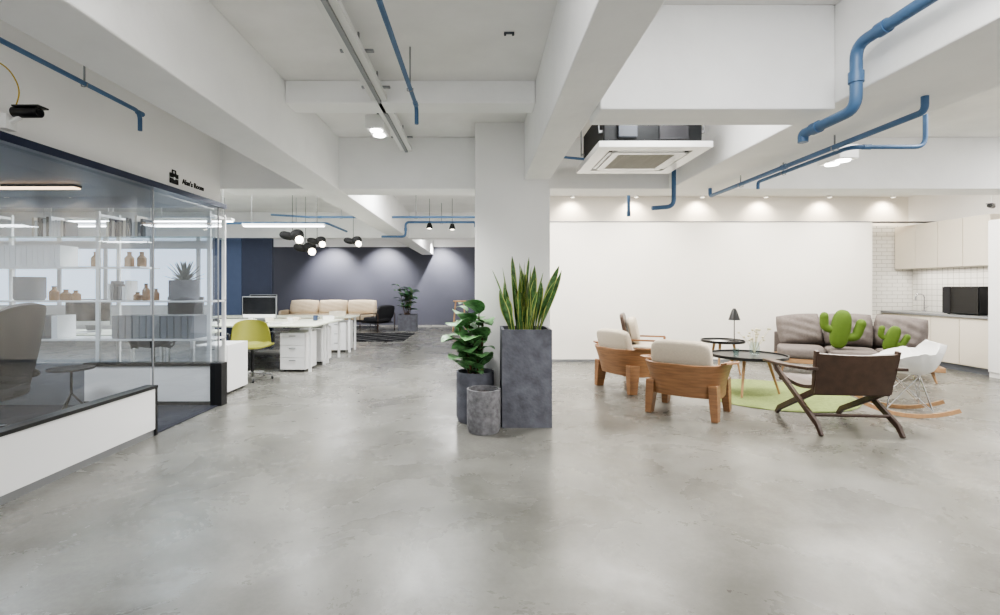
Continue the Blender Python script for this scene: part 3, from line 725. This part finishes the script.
# ------------------------------------------------------------ office: desks
def desk(loc,W,D,label):
    t=thing('office_desk',label,'desk',loc)
    MB().box(0,W,0,D,.715,.74).obj('desktop',M_desktop,t,bevel=.003)
    for x in(.06,W-.1):
        for y in(.06,D-.1): MB().box(x,x+.04,y,y+.04,0,.715).obj('leg',M_white,t)
    return t
desk((-5.6,7.55,0),2.98,.85,'long white office desk with pale top')
desk((-5.6,8.42,0),2.98,.85,'long white office desk with pale top')
desk((-6.5,6.15,0),2.85,.75,'long white office desk next to the glass room')
def pedestal(loc,rot,label='white three-drawer pedestal under the desk end'):
    t=thing('drawer_pedestal',label,'drawer unit',loc,rot,'white drawer pedestals')
    MB().box(-.2,.2,-.26,.26,.03,.62).obj('body',M_white,t,bevel=.003)
    for i in range(3):
        z=.04+i*.193
        d=MB().box(-.195,.195,-.28,-.261,z,z+.186).obj('drawer',M_white,t,bevel=.003)
        MB().box(-.05,.05,-.29,-.28,z+.14,z+.15).obj('handle',M_grey,d)
    for x in(-.15,.15):
        for y in(-.2,.2): MB().cyl((x-.008,y,.022),(x+.008,y,.022),.022,n=12).obj('caster',M_black,t)
    return t
p0=pedestal((-2.98,7.9,0),0)
dup(p0,(-2.98,8.72,0)); dup(p0,(-3.36,6.27,0),0,'white three-drawer pedestal beside the glass room'); dup(p0,(-2.98,10.25,0))
desk((-5.6,9.85,0),2.98,.6,'long white office desk further back')
def monitor(loc,rot):
    t=thing('desktop_monitor','slim desktop monitor with dark screen and silver stand','monitor',loc,rot,'desktop monitors',sc=.9)
    MB().box(-.32,.32,-.012,.012,.1,.5).obj('casing',M_grey,t,bevel=.004)
    MB().box(-.305,.305,-.015,-.0121,.17,.485).obj('screen',M_screen,t)
    MB().box(-.305,.305,-.014,-.0121,.105,.165).obj('chin',M_whitepl,t)
    MB().tube([(0,.0,.25),(0,.08,.02)],1,sq=(.08,.004)).box(-.1,.1,-.05,.14,0,.01).obj('stand',M_grey,t)
    return t
m0=monitor((-3.72,8.1,.74),0)
dup(m0,(-4.9,8.0,.74),.1); dup(m0,(-5.3,6.5,.74),.1); dup(m0,(-4.6,10.2,.74),0)
for x,y in((-3.75,7.75),(-4.9,7.72),(-5.3,6.3)):
    k=MB().box(-.2,.2,-.06,.06,0,.012).obj('keyboard',M_whitepl,loc=(x,y,.741),label='slim white keyboard lying on the desk',cat='keyboard',bevel=.002); k['group']='keyboards on the desks'
for x,y,m in((-3.2,8.1,M_whitepl),(-4.3,7.8,M_black),(-3.0,8.75,M_blue2),(-4.2,8.8,M_whitepl)):
    t=thing('mug','small ceramic mug standing on the desk','mug',(x,y,.741),0,'mugs on the desks')
    MB().lathe([(.035,0),(.04,.01),(.04,.09),(.036,.09),(.034,.01)],n=20).obj('cup',m,t); MB().tube(fillet([(.038,0,.075),(.07,0,.07),(.07,0,.025),(.038,0,.02)],.02),.005,6).obj('handle',m,t)
def taskchair(loc,rot,m,label,sc=1):
    t=thing('task_chair',label,'office chair',loc,rot,sc=sc)
    def b(u,v):
        s=(u-.5)*2; return (s*(.27-.05*v**3),-.2-.07*v+.13*s*s,.48+.36*v-.05*abs(s)**3)
    MB().grid(b,16,10,.015).obj('backrest',m,t,ang=60)
    def c(u,v):
        s=(u-.5)*2; return (s*.25,.24-.44*v,.46+.06*s*s-.02*math.sin(pi*v)+(.05*max(0,v-.85)/.15))
    MB().grid(c,12,8,.02).obj('seat',m,t,ang=60)
    for sx in(-1,1): MB().tube(fillet([(sx*.2,0,.44),(sx*.28,0,.46),(sx*.30,0,.66),(sx*.30,-.16,.66),(sx*.24,-.16,.62)],.04),.013,8).obj('armrest',M_black,t)
    MB().cyl((0,0,.1),(0,0,.45),.025).obj('gas_lift',M_black,t)
    mb=MB()
    for i in range(5):
        a=R(72*i+10); x,y=.27*math.cos(a),.27*math.sin(a)
        mb.tube([(0,0,.11),(x,y,.07)],[.025,.014],8); MB().cyl((x-.012,y,.028),(x+.012,y,.028),.028,n=12).obj('caster',M_black,t)
    mb.obj('star_base',M_chrome,t)
    return t
taskchair((-3.32,7.0,0),R(215),M_lime,'olive green shell task chair on a chrome star base',1.02)
taskchair((-4.9,7.2,0),R(10),M_softblack,'black task chair on a star base at the desk')
for i,(x,y,h) in enumerate(((-3.25,7.78,.03),(-3.45,8.9,.05),(-2.85,9.0,.07),(-3.9,8.75,.12),(-4.4,7.75,.05),(-3.0,10.1,.1))):
    MB().box(-.1,.1,-.14,.14,0,h).obj('paper_stack',M_whitepl if i%2==0 else M_cream,loc=(x,y,.741),rot=.2*i,label='stack of white papers on the desk',cat='papers')
# ------------------------------------------------------------ shelving behind glass
sh=thing('open_shelving','white steel shelving with glass boards behind the low partition','shelf',(0,0,0))
PX=[-8.4,-7.1,-5.8,-4.47,-3.17]
for x in PX:
    for y in(5.62,5.94):
        MB().box(x-.02,x+.02,y-.015,y+.015,0,2.24).obj('post',M_whitepl,sh)
    MB().box(x-.012,x+.012,5.62,5.94,2.18,2.21).obj('cross_rail',M_whitepl,sh)
for z in [.72,1.17,1.57,1.92]:
    MB().box(-8.42,-3.15 if z!=1.57 else -3.97,5.6,5.96,z,z+.02).obj('shelf_board',M_whitepl if z<1.9 else M_glass2,sh,bevel=.002)
def bf(x,z,m,h=.27,w=.035):
    t=MB().box(-w,w,-.13,.13,0,h).box(-w*.5,w*.5,-.131,-.13,h*.6,h*.85).obj('box_file',m,loc=(x,5.78,z),label='upright box file standing on the shelf',cat='box file',bevel=.003); t['group']='box files on the shelves'
for i in range(12): bf(-4.3+i*.082,.741,M_midgrey if i%3 else M_grey)
for i in range(12): bf(-5.7+i*.066,1.591,M_white,.25,.03)
for i in range(9): bf(-5.65+i*.08,.741,M_dgrey if i%4 else M_white)
for i in range(8): bf(-6.9+i*.07,1.191,[M_white,M_midgrey,M_cream][i%3],.26,.03)
def bk2(x,z,h,m):
    t=MB().box(-.014,.014,-.09,.09,0,h).obj('book',m,loc=(x,5.78,z),label='slim book standing on the shelf',cat='book',bevel=.002); t['group']='books on the shelves'
for i in range(16): bk2(-6.9+i*.034,.741,random.uniform(.2,.28),random.choice([M_white,M_midgrey,M_cream,M_navy2]))
for i in range(14): bk2(-4.42+i*.034,1.941,random.uniform(.18,.26),random.choice([M_white,M_midgrey,M_cream,M_dgrey,M_navy2]))
for i in range(12): bk2(-5.3+i*.034,1.941,random.uniform(.18,.26),random.choice([M_white,M_cream,M_dgrey]))
for i in range(7): bk2(-4.4+i*.034,1.191,random.uniform(.16,.24),random.choice([M_white,M_midgrey,M_dgrey]))
def jar(loc,r,h,m,label,kind='bottle'):
    t=thing('glass_'+kind,label,kind,loc)
    MB().lathe([(r*.9,0),(r,.01),(r,h*.6),(r*.45,h*.78),(r*.45,h*.92)],n=20).obj('body',m,t); MB().lathe([(r*.5,h*.92),(r*.5,h)],n=16).obj('cap',M_softblack if m is M_amber else M_woodl,t)
for x,r,h in((-5.1,.05,.17),(-4.96,.055,.13),(-4.84,.05,.12),(-4.0,.04,.2),(-4.1,.045,.1),(-3.88,.035,.14)):
    jar((x,5.75,1.191),r,h,M_amber,'small amber glass bottle with dark cap on the shelf')
for x,z in((-4.6,1.591),(-4.2,1.591),(-4.05,1.591),(-6.6,1.591)):
    jar((x,5.75,z),.05,.18,M_woodl,'squat tan ceramic bottle on the shelf')
t=thing('plant_pot','dark cylindrical pot on the glass-room shelf','plant pot',(-5.42,5.78,1.191)); roundpot(.15,.28,t,M_midgrey)
t=thing('potted_agave','large spiky agave in a dark round pot','potted plant',(-3.56,5.78,1.191)); roundpot(.16,.24,t,M_conc,th=.012)
mb=MB()
for i in range(40):
    e=18+i*1.7; sn=abs(math.sin(i*2.4))
    mb.leaf((0,0,.2),i*2.4,R(e),R(6),(random.uniform(.28,.34) if e>40 else .26) if sn<.45 else (.17 if e<60 else .28),.055,lambda t:(1-t)**.7+.02,n=7,fold=.5)
mb.obj('leaves',M_agave,t)
t=thing('high_back_lounge_chair','black leather high-back swivel lounge chair','lounge chair',(-4.52,4.3,.012),R(95))
def b(u,v):
    s=(u-.5)*2; return (s*(.36-.08*v*v),-.28-.22*v+.12*s*s,.42+.76*v-.08*abs(s)**3)
MB().grid(b,16,12,.06).obj('backrest',M_softblack,t,ang=70)
MB().pillow((0,.03,.38),(.33,.32,.08),k=4).obj('seat_cushion',M_softblack,t)
for sx in(-1,1): MB().pillow((sx*.36,0,.5),(.04,.26,.05),k=3).obj('armrest',M_softblack,t)
MB().cyl((0,0,.04),(0,0,.34),.025).obj('pedestal',M_chrome,t)
mb=MB()
for i in range(5):
    a=R(72*i); mb.tube([(0,0,.06),(.3*math.cos(a),.3*math.sin(a),.015)],[.02,.012],8)
mb.obj('star_base',M_chrome,t)
t=thing('side_table','small round black side table with splayed thin legs','side table',(-4.3,5.05,.012))
MB().lathe([(.2,.47),(.205,.48),(.2,.49)],n=36).obj('tabletop',M_softblack,t)
MB().cyl((0,0,.2),(0,0,.47),.012).obj('stem',M_black,t)
for i in range(3):
    a=R(120*i+30); MB().cyl((0,0,.22),(.17*math.cos(a),.17*math.sin(a),0),.009).obj('leg',M_black,t)
t=thing('low_cabinet','low grey cabinet inside the glass room','cabinet',(-6.6,4.9,.012))
MB().box(-1.3,1.3,-.2,.2,0,.7).obj('body',M_midgrey,t,bevel=.005)
for i in range(4): MB().box(-1.29+i*.65,-.66+i*.65,-.218,-.201,.02,.69).obj('door',M_grey,t,bevel=.003)
# ------------------------------------------------------------ far lounge
sofa((-5.0,16.1,0),0,3.0,M_tan,'long tan fabric sofa in front of the navy wall',3,legm=M_black,soft=False)
t=thing('dark_armchair','dark low armchair with black metal frame','armchair',(-3.15,14.75,0),R(60))
MB().pillow((0,0,.36),(.34,.34,.08)).obj('seat_cushion',M_softblack,t); MB().pillow((0,-.32,.58),(.36,.06,.22),rot=RX(14)).obj('backrest',M_softblack,t)
for sx in(-1,1):
    MB().tube(fillet([(sx*.38,-.36,0),(sx*.38,-.36,.56),(sx*.38,.36,.52),(sx*.38,.36,0)],.06),.014,8).obj('leg',M_dwood,t)
MB().box(-.38,.38,-.3,.3,.25,.28).obj('seat_frame',M_black,t)
MB().box(-1.15,1.15,-1.1,1.1,0,.012).obj('patterned_rug',M_rug2,loc=(-3.05,12.95,0),label='black and white patterned rug in the far lounge',cat='rug')
t=thing('coffee_table','low black coffee table in front of the tan sofa','coffee table',(-4.6,14.7,0)); MB().lathe([(.4,.33),(.4,.36)]).obj('tabletop',M_black,t)
for i in range(3):
    a=R(120*i); MB().cyl((.2*math.cos(a),.2*math.sin(a),.33),(.33*math.cos(a),.33*math.sin(a),0),.014).obj('leg',M_black,t)
t=thing('potted_rubber_plant','leafy green plant in a grey cube planter','potted plant',(-2.25,15.0,0))
mb=MB(); sqpot(mb,.27,.5); mb.obj('planter',M_conc,t); MB().box(-.24,.24,-.24,.24,.4,.46).obj('soil',M_soil,t)
s=MB();l=MB()
for k in range(7):
    p0=Vector((random.uniform(-.1,.1),random.uniform(-.1,.1),.46)); p1=p0*1+Vector((random.uniform(-.22,.22),random.uniform(-.2,.2),random.uniform(.6,.95)))
    s.tube([p0,p1],[.015,.007],6)
    for i in range(10): l.leaf(p0.lerp(p1,.2+.8*i/9),i*2.4,R(40),R(60),.28,.16,ov,n=6)
s.obj('stem',M_stem,t); l.obj('leaves',M_leaf2,t)
t=thing('wooden_stool','tall light wooden ladder stool beside the wall','stool',(-.62,14.6,0))
for sx in(-1,1):
    for sy in(-1,1): MB().cyl((sx*.12,sy*.12,.9),(sx*.2,sy*.2,0),.018).obj('leg',M_woodl,t)
MB().lathe([(.2,.9),(.2,.94)]).obj('seat',M_woodl,t)
MB().tube([(-.17,-.17,.3),(.17,-.17,.3),(.17,.17,.3),(-.17,.17,.3),(-.17,-.17,.3)],.012,8).obj('footrest',M_woodl,t)
# ------------------------------------------------------------ world + camera
w=bpy.data.worlds.new('world'); scene.world=w; w.use_nodes=True
bg=w.node_tree.nodes['Background']; bg.inputs[0].default_value=(.98,.99,1,1); bg.inputs[1].default_value=1.2
cam=bpy.data.cameras.new('camera'); co=bpy.data.objects.new('camera',cam); COL.objects.link(co)
co.location=(0,0,1.35); co.rotation_euler=(R(90),0,0); cam.sensor_width=36; cam.lens=36*.48
cam.shift_x=.02; cam.shift_y=-.0205; cam.clip_end=100; cam.clip_start=.05
scene.camera=co
